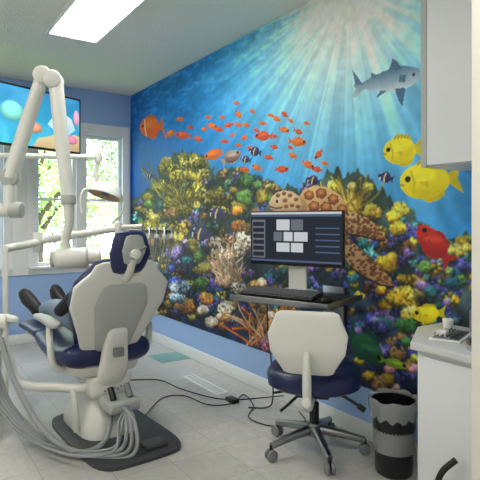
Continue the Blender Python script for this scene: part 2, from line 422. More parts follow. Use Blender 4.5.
C.img=np.where(reef[...,None],np.clip(C.img*(.84+.5*bl)[...,None]*(.70+.42*dk)[...,None],0,1),C.img)
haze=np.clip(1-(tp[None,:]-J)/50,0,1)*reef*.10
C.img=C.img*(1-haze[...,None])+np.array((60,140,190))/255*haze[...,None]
# fish
def fish(px,py,L,H,a,col,col2=None,left=True,eye=True,fin=None,stripes=(),round_=0):
    s=-1 if left else 1;ca,sa=math.cos(a),math.sin(a)
    def T(x,y):
        x*=s;return A(px+x*ca-y*sa,py+x*sa+y*ca)
    fin=fin or col;dfin=[q*.85 for q in fin];h,v=SC(px)
    C.poly([T(-.40*L,-.05*H),T(-.62*L,-.30*H),T(-.76*L,-.46*H),T(-.66*L,0),T(-.76*L,.46*H),T(-.62*L,.30*H),T(-.40*L,.05*H)],dfin)
    C.poly([T(-.38*L,-.22*H),T(-.40*L,-.44*H),T(-.22*L,-.60*H),T(0.0,-.64*H),T(.22*L,-.40*H)],dfin);C.poly([T(-.38*L,.22*H),T(-.38*L,.44*H),T(-.20*L,.58*H),T(-.02*L,.60*H),T(.18*L,.38*H)],dfin)
    b=[T(.5*L*math.cos(t),.5*H*math.sin(t)*(1-.18*math.cos(t)*(1-round_))) for t in np.linspace(0,6.283,28)[:-1]]
    C.poly(b,col,col2 or [q*.75 for q in col])
    if L>8:
        m_=T(.02*L,-.14*H);C.soft(m_[0],m_[1],.34*L*h,.20*H*v,[min(255,q*1.2+20) for q in col],.55)
    for (x,w,c) in stripes:
        hh=.47*H*math.sqrt(max(0,1-(x*2)**2));C.poly([T(x*L-w*L/2,-hh),T(x*L+w*L*.2,0),T(x*L-w*L/2,hh),T(x*L+w*L/2,hh),T(x*L+w*L*1.2,0),T(x*L+w*L/2,-hh)],c)
    if L>24:
        C.stroke([T(.26*L,-.3*H),T(.20*L,0),T(.25*L,.28*H)],1,[q*.8 for q in col]);C.poly([T(.12*L,.02*H),T(-.08*L,.02*H),T(-.06*L,.2*H)],dfin)
        for k in range(5): C.stroke([T(-.3*L+k*.1*L,-.46*H),T(-.34*L+k*.1*L,-.56*H)],.8,[q*.7 for q in col])
        C.stroke([T(.49*L,.03*H),T(.42*L,.06*H)],1,[q*.6 for q in col])
    if eye and L>9:
        e=T(.33*L,-.1*H);C.disc(e[0],e[1],.05*L*h+1,.05*L*v+1,(16,14,20),0)
OR=(250,126,36);RD=(238,92,42)
fish(150,128,20,20,-.1,(246,126,46),(232,94,36),True,round_=1,stripes=[(.2,.05,(250,220,200))])
for (x,y,L,a) in [(171,134,9,-.6),(182,136,11,.1),(181,120,6,0),(199,140,7,.4),(213,127,8,.3),(218,130,7,.2),(228,126,7,-.2),(239,116,7,.9),(239,126,6,.5),(247,126,6,.3),(262,137,13,0),(245,138,6,-.6),(219,152,6,.4),(230,158,6,.9),(277,120,7,.5),(284,115,6,.7),(285,131,8,.3),(299,143,13,.1),(299,133,7,.4),(291,122,5,.7),(309,166,10,.5),(318,156,8,-.9),(270,116,5,.1),(236,104,5,.2),(275,148,6,.2),(250,149,6,.6),(212,156,14,-.3),(324,164,6,.3),(306,124,5,.4),(283,170,10,0),(316,170,8,.2),(256,168,8,.4),(224,142,6,.1),(208,118,5,.3),(252,112,5,.5),(262,124,6,.2),(232,136,5,-.3),(268,158,7,.3),(292,156,7,.5),(190,128,5,.1),(244,170,7,.2),(204,130,5,.2),(256,131,5,.4),(222,118,5,.1),(274,137,5,.3),(290,148,5,.6),(238,146,5,.2)]:
    fish(x,y,L*1.15,L*.62,a,OR if (x+y)%3 else RD,None,(x%2==0))
for (x,y,L) in [(150,176,6),(216,214,15),(199,234,18),(254,152,11),(245,160,9),(384,178,13),(312,181,12)]:
    fish(x,y,L,L*.72,.25,(64,54,120),(30,26,70),True,stripes=[(-.05,.09,(230,206,110)),(.3,.07,(225,225,235))])
fish(233,157,18,11,-.5,(190,170,160),(90,60,50),False)
Y_=(255,242,44);Y2=(226,206,24)
fish(399,152,33,27,-.12,Y_,Y2,True,fin=(250,228,38),round_=1)
fish(424,182,50,36,-.1,Y_,Y2,True,fin=(250,228,38),round_=1)
fish(425,314,27,16,-.05,Y_,Y2,True,fin=(250,228,38),round_=1)
fish(431,242,40,22,.85,(222,60,44),(150,30,36),True,fin=(200,50,44),round_=.5)
fish(368,350,40,22,.75,(44,120,74),(24,70,60),False,fin=(34,100,90));fish(396,364,24,8,.3,(150,190,60),None,False)
fish(440,330,22,9,-.8,(190,130,180),(120,66,120),True)
# shark
def PA(l): return [A(*q) for q in l]
C.poly(PA([(353,86),(362,84),(376,76),(390,70),(404,67),(419,70),(420,80),(410,88),(394,94),(378,93),(364,90),(356,98),(350,101),(356,90)]),(74,120,158),(226,242,248))
C.poly(PA([(355,86),(352,71),(363,86)]),(70,114,150));C.poly(PA([(388,73),(392,60),(396,62),(402,70)]),(70,114,148));C.poly(PA([(394,90),(398,102),(402,108),(405,89)]),(66,108,146));C.poly(PA([(380,92),(375,100),(387,92)]),(74,116,150));C.poly(PA([(371,80),(371,74),(378,77)]),(74,118,150))
C.disc(*A(413,76),2,2,(10,16,22),0)
for k in range(4): C.stroke(PA([(400+k*1.6,77),(399+k*1.6,83)]),.8,(50,90,124))
# turtle : shell with polygonal scutes, head, neck and scaly flippers
C.poly(PA([(297,200),(303,191),(314,186),(328,188),(340,196),(348,208),(351,224),(348,241),(332,240),(314,230),(302,216)]),(236,196,134),(150,106,66))
for (cx_,cy_,r_) in [(309,196,6),(321,194,6.6),(333,200,6.6),(342,210,6.2),(346,223,6),(314,207,6.6),(326,208,7),(337,219,7),(342,234,6),(320,219,6.4),(331,230,6.6),(310,217,5)]:
    hx_=[(cx_+r_*math.cos(a_+.3),cy_+r_*.95*math.sin(a_+.3)) for a_ in [k*math.pi/3 for k in range(6)]]
    C.poly(PA([(cx_+(x-cx_)*.92,cy_+(y-cy_)*.92) for x,y in hx_]),(96,54,34),(70,40,28))
    C.poly(PA([(cx_+(x-cx_)*.78,cy_+(y-cy_)*.78) for x,y in hx_]),(190,112,58),(134,72,40))
    i,j=A(cx_,cy_-1);h,v=SC(cx_);C.soft(i,j,r_*.5*h,r_*.45*v,(228,166,96),.7)
C.poly(PA([(292,196),(304,198),(308,208),(302,216),(292,212)]),(206,164,116),(160,116,78))
C.poly(PA([(269,203),(272,197),(277,193),(284,191),(292,192),(299,197),(302,206),(296,212),(286,213),(276,212),(270,209)]),(232,206,168),(196,156,112))
for (x,y) in [(278,196),(284,194),(290,196),(285,201),(296,200),(292,206),(298,207),(286,207)]:
    i,j=A(x,y);h,v=SC(x);C.disc(i,j,2.5*h,2.1*v,(128,78,50),.4,.95)
C.disc(*A(277,202),4.2,4.0,(230,210,180),0);C.disc(*A(277,202),3.2,3.0,(14,12,12),0);C.stroke(PA([(270,207),(276,209),(282,208)]),1.2,(90,60,44))
fl1=[(340,212),(352,213),(366,218),(378,227),(386,240),(378,240),(364,236),(350,234),(340,228)]
fl2=[(338,234),(350,240),(362,252),(376,264),(390,278),(394,286),(380,284),(364,276),(350,266),(340,252)]
for fl in (fl1,fl2):
    C.poly(PA([(x,y+2) for x,y in fl]),(50,34,28));C.poly(PA(fl),(226,190,142),(176,132,90))
    for _ in range(90):
        a,b,c=rnd.sample(fl,3);w=sorted([rnd.random(),rnd.random()]);wa,wb_,wc=w[0],w[1]-w[0],1-w[1]
        x=a[0]*wa+b[0]*wb_+c[0]*wc;y=a[1]*wa+b[1]*wb_+c[1]*wc
        i,j=A(x,y);h,v=SC(x);C.disc(i,j,1.9*h,1.5*v,(112,70,46),.4,.85)
C.poly(PA([(298,214),(308,219),(306,230),(297,236),(290,228)]),(206,160,112),(150,106,70))
C.img*=(.94+.12*C.fbm(9,77,2))[...,None]
C.img*=.97
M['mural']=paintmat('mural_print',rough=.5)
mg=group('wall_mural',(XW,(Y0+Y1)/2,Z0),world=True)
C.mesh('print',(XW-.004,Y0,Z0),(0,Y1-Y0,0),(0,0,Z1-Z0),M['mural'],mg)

# ================================================================== CABINETS (right)
g=group('wall_cabinet',(2.12,1.08,1.52),world=True)
box('carcass',(1.97,.70,1.52),(2.285,1.44,2.74),'cab',g,.003)
box('door_a',(1.95,1.07,1.525),(1.968,1.405,2.73),'cab',g,.004);box('door_b',(1.95,.72,1.525),(1.968,1.064,2.73),'cab',g,.004)
box('stile',(1.955,1.41,1.52),(1.97,1.44,2.74),'grey',g,.002)
g=group('base_cabinet',(2.05,1.1,0),world=True)
prism('carcass',[(2.285,.70),(1.84,.70),(1.84,1.37),(2.11,1.54),(2.285,1.54)],.08,.735,'cab',g,.004)
prism('toe_kick',[(2.28,.70),(1.90,.70),(1.90,1.34),(2.12,1.49),(2.28,1.49)],0,.08,'midgrey',g,.002)
prism('countertop',[(2.285,.695),(1.81,.695),(1.81,1.385),(2.10,1.565),(2.285,1.565)],.735,.768,'counter',g,.006)
box('door_front',(1.826,.76,.11),(1.842,1.33,.715),'cab',g,.003)
g=group('sink',(2.02,1.1,.768),world=True)
lathe('basin',[(.0,.001),(.09,.003),(.115,.012),(.125,.026),(.138,.029),(.142,.024),(.138,.0005)],(1.99,1.08,.768),'chrome',g)
sweep('faucet',[(2.2,1.12,.768),(2.2,1.12,.86),(2.17,1.115,.895),(2.10,1.10,.885),(2.07,1.095,.85)],.010,'chrome',g)
cyl('lever',(2.2,1.18,.768),(2.2,1.18,.82),.014,'chrome',g)
g=group('instrument_tray',(2.03,1.36,.768),world=True)
Rr=Matrix.Rotation(math.radians(20),3,'Z')
box('tray',(1.92,1.28,.768),(2.16,1.41,.776),'paper',g,.003,rot=Rr)
box('liner',(1.935,1.29,.776),(2.145,1.40,.779),'alu',g,.001,rot=Rr)
for k in range(5): cyl('tool_%d'%k,(1.94+.006*k,1.29+k*.022,.785),(2.10+.008*k,1.33+k*.022,.785),.004,'chrome',g)
cyl('cup',(2.13,1.42,.776),(2.13,1.42,.825),.020,'paper',g,r2=.025)
box('gauze_pack',(1.97,1.34,.779),(2.03,1.38,.80),'paper',g,.004,rot=Rr)
g=group('soap_dispenser',(2.22,1.34,.768),world=True)
lathe('bottle',[(0,0),(.03,0),(.032,.01),(.032,.09),(.02,.11),(.01,.115),(.01,.13),(0,.13)],(2.235,1.34,.768),'midgrey',g)
sweep('pump',[(2.235,1.34,.89),(2.235,1.34,.915),(2.2,1.34,.915)],.005,'black',g)
sweep('black_cord',[(1.79,1.16,.36),(1.755,1.2,.30),(1.745,1.22,.20),(1.76,1.19,.12),(1.79,1.13,.09),(1.82,1.11,.10)],.012,'rubber',None)

# trash bin
g=group('trash_can',(2.11,1.715,0),world=True);c=(2.11,1.715,0)
lathe('bin',[(0,.0),(.084,.0),(.091,.01),(.112,.355),(.115,.36),(.115,.367),(.107,.367),(.086,.02),(0,.015)],c,'black',g)
vs=[];fs=[];seg=48
prof=[(.102,.12),(.106,.32),(.114,.377),(.123,.384),(.126,.37),(.124,.325),(.121,.30),(.120,.29)]
for i,(r,z) in enumerate(prof):
    for k in range(seg):
        a=6.2832*k/seg;w=.003*math.sin(k*2.9+i)+.003*math.sin(k*1.3);vs.append((c[0]+(r+w*(i>1))*math.cos(a),c[1]+(r+w*(i>1))*math.sin(a),z+(.012*math.sin(k*1.7) if i>5 else (.006*math.sin(k*.9) if i==3 else 0))))
for i in range(len(prof)-1):
    for k in range(seg): fs.append((i*seg+k,i*seg+(k+1)%seg,(i+1)*seg+(k+1)%seg,(i+1)*seg+k))
mk('liner',vs,fs,'bag',g)

# ================================================================== COMPUTER STATION
ZT=.85;SA=math.radians(19.9);SCX,SCY=1.936,2.268
def SL(x,y): return (SCX+x*math.cos(SA)-y*math.sin(SA),SCY+x*math.sin(SA)+y*math.cos(SA))
g=group('keyboard_shelf',(SCX,SCY,ZT),SA)
box('shelf',(-.22,-.30,-.022),(.22,.31,-.002),'black',g,.006)
box('edge_front',(-.228,-.308,-.028),(-.218,.318,.004),'alu',g,.002);box('edge_side',(-.218,-.31,-.028),(.225,-.30,.004),'alu',g,.002)
box('under_plate',(-.06,-.10,-.04),(.12,.12,-.022),'alu',g,.003)
sweep('swing_arm',[(.05,.0,-.05),(.18,.06,-.07),(.30,.02,-.09),(.34,-.06,-.12)],.018,'alu',g,n=5)
box('wall_plate',(.335,-.16,-.24),(.355,.02,.02),'alu',g,.003,rot=Matrix.Rotation(-SA,3,'Z'))
kx,ky=SL(-.13,.03)
g=group('keyboard',(kx,ky,ZT),SA)
Rk=Matrix.Rotation(math.radians(-9),3,'Y')
def kb(n,lo,hi,m,bev):
    lo=V(lo);hi=V(hi);c=(lo+hi)/2;h=(hi-lo)/2;vs=[Rk@(c+V((h.x*a,h.y*b,h.z*d)))+V((0,0,.011)) for a in(-1,1) for b in(-1,1) for d in(-1,1)]
    mk(n,vs,[(0,1,3,2),(4,6,7,5),(0,4,5,1),(2,3,7,6),(0,2,6,4),(1,5,7,3)],m,g,smooth=bev>0,bevel=bev)
kb('body',(-.068,-.235,.001),(.068,.235,.018),'black',.004)
for r in range(5):
    for k in range(16): kb('key_%d_%d'%(r,k),(-.058+r*.0235,-.227+k*.0287,.018),(-.039+r*.0235,-.203+k*.0287,.026),'keys',0)
kx,ky=SL(-.12,-.25)
g=group('computer_mouse',(kx,ky,ZT),SA)
loft('shell',[((0,0,.001),.045,.028,(1,0,0),(0,1,0)),((0,0,.012),.046,.029,(1,0,0),(0,1,0)),((0.004,0,.024),.036,.022,(1,0,0),(0,1,0)),((0.006,0,.03),.015,.01,(1,0,0),(0,1,0))],'black',g,p=2.2)
# monitor : local x = width axis, -y faces viewer
mx,my=1.985,2.342
g=group('computer_monitor',(mx,my,ZT),math.atan2(-.58,.232))
zb=1.012-ZT
box('bezel',(-.312,-.012,zb),(.312,.018,zb+.33),'black',g,.006)
cushion('rear_shell',[(0,.02,zb+.05),(0,.03,zb+.28)],[.24,.24],[.03,.03],'black',g,rnd=.02)
box('screen',(-.302,-.0135,zb+.022),(.302,-.0125,zb+.321),'scr_bg',g,0)
zz=zb+.022
def sw(n,x0,x1,z0,z1,m,k=0): box(n,(x0,-.0148-k*.001,zz+z0),(x1,-.0137-k*.001,zz+z1),m,g,0)
sw('toolbar',-.302,.302,.286,.299,'scr_w');sw('menubar',-.302,.302,.272,.284,'scr_b');sw('taskbar',-.302,.302,0,.012,'scr_b')
for (a,b,c_,d_) in [(-.12,-.03,.19,.255),(-.02,.06,.19,.255),(-.14,-.08,.125,.18),(-.07,-.01,.125,.18),(.0,.09,.125,.18),(-.12,-.03,.06,.115),(-.02,.06,.06,.115)]:
    sw('film',a,b,c_,d_,'scr_w' if rnd.random()<.6 else 'scr_g')
sw('side_panel',-.295,-.20,.02,.255,'scr_g');
for k in range(6): sw('row_%d'%k,-.288,-.208,.03+k*.037,.055+k*.037,'scr_bg',1)
for k in range(5): sw('list_%d'%k,.14,.29,.06+k*.035,.068+k*.035,'scr_b')
box('neck',(-.06,.025,.012),(.06,.045,zb+.16),'plastic',g,.008)
loft('foot',[((0,.035,.001),.12,.085,(1,0,0),(0,1,0)),((0,.035,.009),.12,.085,(1,0,0),(0,1,0)),((0,.035,.016),.10,.07,(1,0,0),(0,1,0))],'plastic',g,p=3)
g=group('power_cable',(1.9,2.95,0),world=True)
sweep('hanging_run',[(1.97,2.60,.80),(2.02,2.66,.6),(2.10,2.72,.3),(2.14,2.76,.06),(2.1,2.78,.008),(2.0,2.85,.007)],.005,'black',g)
sweep('run_a',[(1.35,3.1,.012),(1.6,3.35,.007),(1.75,3.3,.007),(1.8,3.05,.007),(1.95,2.98,.007),(2.12,3.08,.007),(2.05,2.86,.007),(1.9,2.7,.007),(1.95,2.5,.007),(2.15,2.45,.007),(2.24,2.6,.007)],.004,'black',g,n=10)
sweep('run_b',[(1.5,3.9,.008),(1.75,3.75,.007),(1.8,3.45,.007),(1.9,3.15,.007),(2.03,3.02,.007),(2.2,2.95,.007),(2.27,2.8,.05)],.004,'black',g,n=10)
box('adapter',(1.95,2.97,0),(2.01,3.07,.03),'black',g,.006)

# ================================================================== OPERATOR STOOL
g=group('dental_stool',(1.94,2.125,0),math.radians(-48))   # local +y points away from viewer
X,Y=(1,0,0),(0,1,0)
for k in range(5):
    a=math.radians(90+72*k+58);dx,dy=math.cos(a),math.sin(a);R=.275
    sweep('leg_%d'%k,[(dx*.02,dy*.02,.12),(dx*.12,dy*.12,.108),(dx*R,dy*R,.078)],[.030,.024,.018],'alu',g,n=4)
    cyl('caster_stem_%d'%k,(dx*R,dy*R,.04),(dx*R,dy*R,.085),.010,'black',g)
    tx,ty=-dy,dx
    cyl('caster_wheel_a%d'%k,(dx*R+tx*.006,dy*R+ty*.006,.030),(dx*R+tx*.024,dy*R+ty*.024,.030),.030,'midgrey',g)
    cyl('caster_wheel_b%d'%k,(dx*R-tx*.024,dy*R-ty*.024,.030),(dx*R-tx*.006,dy*R-ty*.006,.030),.030,'midgrey',g)
cyl('hub',(0,0,.085),(0,0,.16),.040,'alu',g);cyl('gas_outer',(0,0,.15),(0,0,.27),.027,'black',g);cyl('gas_inner',(0,0,.26),(0,0,.36),.016,'chrome',g)
box('mechanism',(-.09,-.12,.325),(.09,.09,.36),'black',g,.01)
sweep('lever_a',[(.08,.0,.34),(.17,-.03,.32),(.25,-.04,.28)],.008,'black',g);cyl('lever_tip',(.24,-.04,.285),(.275,-.045,.262),.016,'black',g)
sweep('lever_b',[(-.06,-.05,.34),(-.12,-.10,.29),(-.17,-.13,.25)],.008,'black',g)
sweep('lever_c',[(-.06,.0,.34),(-.16,-.04,.33),(-.22,-.05,.32)],.007,'black',g)
loft('seat',[((0,0,.358),.17,.16,X,Y),((0,0,.365),.215,.20,X,Y),((0,0,.385),.255,.225,X,Y),((0,0,.44),.262,.23,X,Y),((0,0,.468),.245,.215,X,Y),((0,0,.478),.19,.17,X,Y),((0,0,.476),.08,.07,X,Y)],'navy',g,p=2.5)
cushion('backrest_shell',[(0,-.315,.545),(0,-.345,.63),(0,-.35,.72),(0,-.345,.80)],[.135,.185,.198,.165],[.03,.035,.035,.03],'plastic',g,rnd=.035,p=2.6)
cushion('backrest_cushion',[(0,-.28,.55),(0,-.305,.63),(0,-.31,.72),(0,-.305,.795)],[.12,.175,.185,.15],[.04,.045,.045,.04],'navy',g,rnd=.03,p=2.6)
sweep('back_support',[(0,-.08,.335),(0,-.22,.325),(0,-.32,.36),(0,-.36,.46),(0,-.372,.60),(0,-.370,.64)],[.018,.018,.022,.023,.021,.012],'plastic',g)
cyl('adjust_knob',(0,-.36,.40),(0,-.40,.40),.024,'plastic',g)

# ================================================================== DENTAL CHAIR
CH=(1.055,3.07,0);CR=math.radians(3)
g=group('dental_chair',CH,CR)
loft('floor_plate',[((0.03,-.10,0),.27,.46,X,Y),((0.03,-.10,.018),.27,.46,X,Y),((0.03,-.10,.028),.25,.44,X,Y)],'dkgrey',g,p=5)
loft('base_cover',[((0,.05,.02),.17,.27,X,Y),((0,.05,.10),.165,.26,X,Y),((0,.04,.16),.13,.2,X,Y),((0,.02,.24),.10,.14,X,Y),((0,.02,.36),.10,.14,X,Y)],'plastic',g,p=4)
box('lift_arm',(-.08,-.14,.26),(.08,.30,.38),'grey',g,.03)
loft('seat_frame',[((0,.20,.35),.17,.26,X,Y),((0,.20,.38),.22,.34,X,Y),((0,.20,.43),.235,.36,X,Y)],'plastic',g,p=4)
cushion('seat_cushion',[(0,-.10,.50),(0,.1,.475),(0,.35,.48),(0,.56,.50)],[.27,.275,.265,.245],[.16,.14,.12,.10],'navy',g,rnd=.05)
cushion('leg_rest_cushion',[(0,.62,.505),(0,.9,.49),(0,1.2,.47)],[.235,.21,.19],[.09,.08,.07],'navy',g,rnd=.05)
cushion('leg_rest_shell',[(0,.5,.43),(0,.85,.43),(0,1.15,.42)],[.18,.17,.16],[.05,.045,.04],'plastic',g,rnd=.04)
bp=[(0,-.10,.50),(0,-.17,.64),(0,-.25,.80),(0,-.31,.92),(0,-.345,1.00)]
cushion('backrest_shell',bp,[.165,.215,.285,.285,.20],[.05,.06,.06,.055,.045],'plastic',g,rnd=.06,p=3)
cushion('backrest_cushion',[(p_[0],p_[1]+.06,p_[2]+.02) for p_ in bp],[.18,.22,.275,.26,.18],[.08]*5,'navy',g,rnd=.05,p=3)
cushion('backrest_rear_cover',[(0,-.165,.56),(0,-.225,.67),(0,-.29,.80),(0,-.325,.88)],[.11,.13,.16,.14],[.04,.05,.045,.03],'grey',g,rnd=.05,p=2.6)
cushion('hinge_bracket',[(0,-.10,.30),(0,-.17,.42),(0,-.20,.54),(0,-.235,.64)],[.085,.085,.075,.06],[.09,.08,.06,.05],'plastic',g,rnd=.03,p=3.5)
box('hinge_box',(-.13,-.16,.24),(.13,.02,.37),'plastic',g,.03)
cyl('hinge_cap_l',(-.15,-.07,.44),(-.09,-.07,.44),.055,'grey',g);cyl('hinge_cap_r',(.09,-.07,.44),(.15,-.07,.44),.055,'grey',g)
box('control_label',(-.03,-.262,.50),(.03,-.235,.55),'midgrey',g,.005)
sweep('headrest_stem',[(0,-.345,.96),(0,-.40,1.02),(0,-.435,1.08)],[.03,.026,.024],'plastic',g)
cushion('headrest_pad',[(0,-.375,1.03),(0,-.405,1.10),(0,-.405,1.18)],[.10,.120,.10],[.075,.075,.07],'navy',g,rnd=.045,p=2.4)
cushion('headrest_back_plate',[(0,-.435,1.07),(0,-.452,1.12),(0,-.455,1.175)],[.055,.07,.055],[.02,.025,.02],'grey',g,rnd=.03,p=2.2)
cyl('headrest_knob',(0,-.45,1.10),(0,-.485,1.102),.028,'plastic',g);cyl('headrest_lever',(0,-.47,1.11),(.06,-.475,1.14),.008,'midgrey',g)
for s_,nm in((1,'right'),(-1,'left')):
    sweep('arm_post_'+nm,[(s_*.20,.02,.40),(s_*.29,.0,.44),(s_*.315,-.01,.58),(s_*.31,.02,.68)],[.022,.022,.02,.018],'plastic',g)
    cushion('armrest_'+nm,[(s_*.31,-.08,.69),(s_*.31,.1,.70),(s_*.305,.27,.69)],[.034,.036,.03],[.04,.04,.035],'plastic' if s_>0 else 'grey',g,rnd=.025)
for k in range(6):
    cyl('bolt_%d'%k,(-.05+.02*k,-.165,.29+.01*(k%2)),(-.05+.02*k,-.175,.29+.01*(k%2)),.006,'chrome',g)
box('junction_box',(-.09,-.34,.20),(.10,-.16,.27),'grey',g,.02)
cyl('connector_a',(-.05,-.30,.27),(-.05,-.25,.33),.018,'black',g);cyl('connector_b',(.05,-.30,.27),(.05,-.24,.33),.018,'midgrey',g)
box('foot_control',(.05,-.50,.028),(.19,-.40,.05),'dkgrey',g,.01)

# ================================================================== PATIENT (reclining in the chair)
pg=group('patient',CH,CR)
def skin(name,vs,es,rs,root,mats,pick,parent,lv=2):
    me=bpy.data.meshes.new(name+'_s');me.from_pydata([tuple(v) for v in vs],es,[]);ob=bpy.data.objects.new(name+'_s',me);scene.collection.objects.link(ob)
    m=ob.modifiers.new('k','SKIN');m.use_smooth_shade=True
    if not me.skin_vertices: me.skin_vertices.new()
    for i,r in enumerate(rs):
        sv=me.skin_vertices[0].data[i];sv.radius=r if isinstance(r,tuple) else (r,r);sv.use_root=(i==root)
    s=ob.modifiers.new('s','SUBSURF');s.levels=lv;s.render_levels=lv
    dg=bpy.context.evaluated_depsgraph_get();nm=bpy.data.meshes.new_from_object(ob.evaluated_get(dg));bpy.data.objects.remove(ob)
    nm.name=name;o=bpy.data.objects.new(name,nm);scene.collection.objects.link(o);o.parent=parent;nm.materials.clear()
    for q in mats: nm.materials.append(M[q])
    nm.shade_smooth()
    for p in nm.polygons: p.material_index=pick(p.center)
    return o
vs=[(0.02,.06,.635),(0.02,-.02,.72),(0.02,-.10,.83),(0.03,-.16,.92),(0.03,-.20,1.00),
    (-.07,.10,.635),(-.10,.34,.675),(-.105,.56,.685),(-.08,.80,.64),(-.05,1.03,.60),
    (.11,.10,.635),(.135,.34,.675),(.15,.56,.685),(.15,.80,.64),(.14,1.03,.60),
    (-.13,-.15,.915),(-.215,-.03,.80),(-.235,.08,.735),(-.17,.17,.765),(-.08,.215,.785),
    (.18,-.15,.915),(.245,-.03,.80),(.26,.08,.735),(.20,.17,.765),(.12,.215,.785)]
es=[(0,1),(1,2),(2,3),(3,4),(0,5),(5,6),(6,7),(7,8),(8,9),(0,10),(10,11),(11,12),(12,13),(13,14),(3,15),(15,16),(16,17),(17,18),(18,19),(3,20),(20,21),(21,22),(22,23),(23,24)]
rs=[(.13,.10),(.13,.10),(.14,.10),(.12,.085),.05,.09,.085,.066,.062,.045,.09,.085,.066,.062,.045,.058,.046,.040,.036,.03,.058,.046,.040,.036,.03]
def pk(c):
    if c.z>.965 and abs(c.x-.03)<.08: return 2
    return 0 if c.y>.10 and c.z<.735 or c.z<.66 or c.y>.3 else 1
skin('body',vs,es,rs,0,['jeans','shirt','skin'],pk,pg)
for s_ in(-1,1):
    nm='left' if s_<0 else 'right'
    cx,cy,cz=.02+s_*.082,.23,.79
    loft('palm_'+nm,[((cx+s_*.025,cy-.01,cz-.003),.016,.024,(0,0,1),(0,1,0)),((cx,cy,cz),.015,.038,(0,0,1),(0,1,0)),((cx-s_*.045,cy+.01,cz),.012,.038,(0,0,1),(0,1,0)),((cx-s_*.058,cy+.012,cz-.003),.009,.032,(0,0,1),(0,1,0))],'skin',pg,n=16,p=2.4)
    for k,L in enumerate((.062,.074,.078,.068)):
        y=cy-.022+.02*k;sgn=-s_
        sweep('finger_%s_%d'%(nm,k),[(cx+sgn*.05,y,cz),(cx+sgn*(.05+L*.45),y+.004,cz+.002),(cx+sgn*(.05+L*.8),y+.006,cz-.012),(cx+sgn*(.05+L*.95),y+.006,cz-.026)],[.0095,.009,.0082,.006],'skin',pg,seg=10,n=4)
    sweep('thumb_'+nm,[(cx+s_*.005,cy-.03,cz),(cx-s_*.02,cy-.058,cz+.004),(cx-s_*.045,cy-.07,cz)],[.012,.0105,.008],'skin',pg,seg=10,n=4)
    sx_=-.05 if s_<0 else .14
    T=V((-.42 if s_<0 else -.16,.52,.66)).normalized();Xs=V((1,0,-.3*s_));Xs=(Xs-T*Xs.dot(T)).normalized();Ys=T.cross(Xs).normalized();h0=V((sx_,1.075,.555))
    loft('shoe_'+nm,[(h0,.03,.035,Xs,Ys),(h0+T*.02,.042,.05,Xs,Ys),(h0+T*.08,.044,.052,Xs,Ys),(h0+T*.15,.05,.04,Xs,Ys),(h0+T*.21,.048,.032,Xs,Ys),(h0+T*.25,.034,.024,Xs,Ys),(h0+T*.262,.014,.012,Xs,Ys)],'shoe',pg,n=24,p=2.3)
    off=Ys*(.045 if Ys.y>0 else -.045)
    loft('sole_'+nm,[(h0+off,.03,.012,Xs,Ys),(h0+off+T*.03,.043,.013,Xs,Ys),(h0+off+T*.1,.040,.012,Xs,Ys),(h0+off*.85+T*.18,.050,.012,Xs,Ys),(h0+off*.7+T*.24,.036,.011,Xs,Ys),(h0+off*.5+T*.26,.015,.006,Xs,Ys)],'sole',pg,n=20,p=2.6)
Hc=V((.035,-.255,1.085));ax=V((0,-.35,.94)).normalized();fw=V((0,.94,.35)).normalized();Xh=V((1,0,0))
secs=[]
for t,rx,ry,o in [(-.115,.025,.03,.035),(-.105,.04,.05,.03),(-.08,.055,.07,.018),(-.04,.066,.085,.006),(0,.073,.093,0),(.04,.075,.095,-.004),(.075,.066,.082,-.008),(.1,.045,.058,-.01),(.113,.018,.024,-.01)]:
    secs.append((Hc+ax*t+fw*o,rx,ry,Xh,fw))
loft('head',secs,'skin',pg,n=28,p=2.1)
hs=[]
for t,rx,ry,o in [(-.07,.060,.05,-.045),(-.03,.077,.066,-.036),(.02,.081,.078,-.028),(.06,.079,.088,-.016),(.09,.064,.078,-.012),(.115,.04,.05,-.012),(.124,.014,.018,-.012)]:
    hs.append((Hc+ax*t+fw*o,rx,ry,Xh,fw))
loft('hair',hs,'hair',pg,n=28,p=2.1)
sweep('nose',[Hc+fw*.09+ax*.01,Hc+fw*.105-ax*.015,Hc+fw*.108-ax*.03],[.007,.011,.012],'skin',pg,seg=10,n=3)
M['lip']=mat('lips',(170,100,92),.5)
sweep('mouth',[Hc+Xh*-.024+fw*.086-ax*.06,Hc+fw*.095-ax*.058,Hc+Xh*.024+fw*.086-ax*.06],[.003,.006,.003],'lip',pg,seg=8,n=4)
for s_ in(-1,1):
    e=Hc+Xh*s_*.03+fw*.083
    lathe('eye_%d'%s_,[(0,-.012),(.008,-.009),(.012,0),(.008,.009),(0,.012)],e,'paper',pg,seg=16)
    cyl('iris_%d'%s_,e+fw*.0105,e+fw*.0128,.005,'black',pg,seg=12)
    sweep('ear_%d'%s_,[Hc+Xh*s_*.072+ax*.02,Hc+Xh*s_*.084+ax*.012-fw*.012,Hc+Xh*s_*.083-ax*.015-fw*.012,Hc+Xh*s_*.072-ax*.028],[.007,.009,.008,.005],'skin',pg,seg=8,n=4)
    sweep('brow_%d'%s_,[e+ax*.018-Xh*.016+fw*.006,e+ax*.022+fw*.01,e+ax*.018+Xh*.016+fw*.006],.003,'hair',pg,seg=8,n=3)

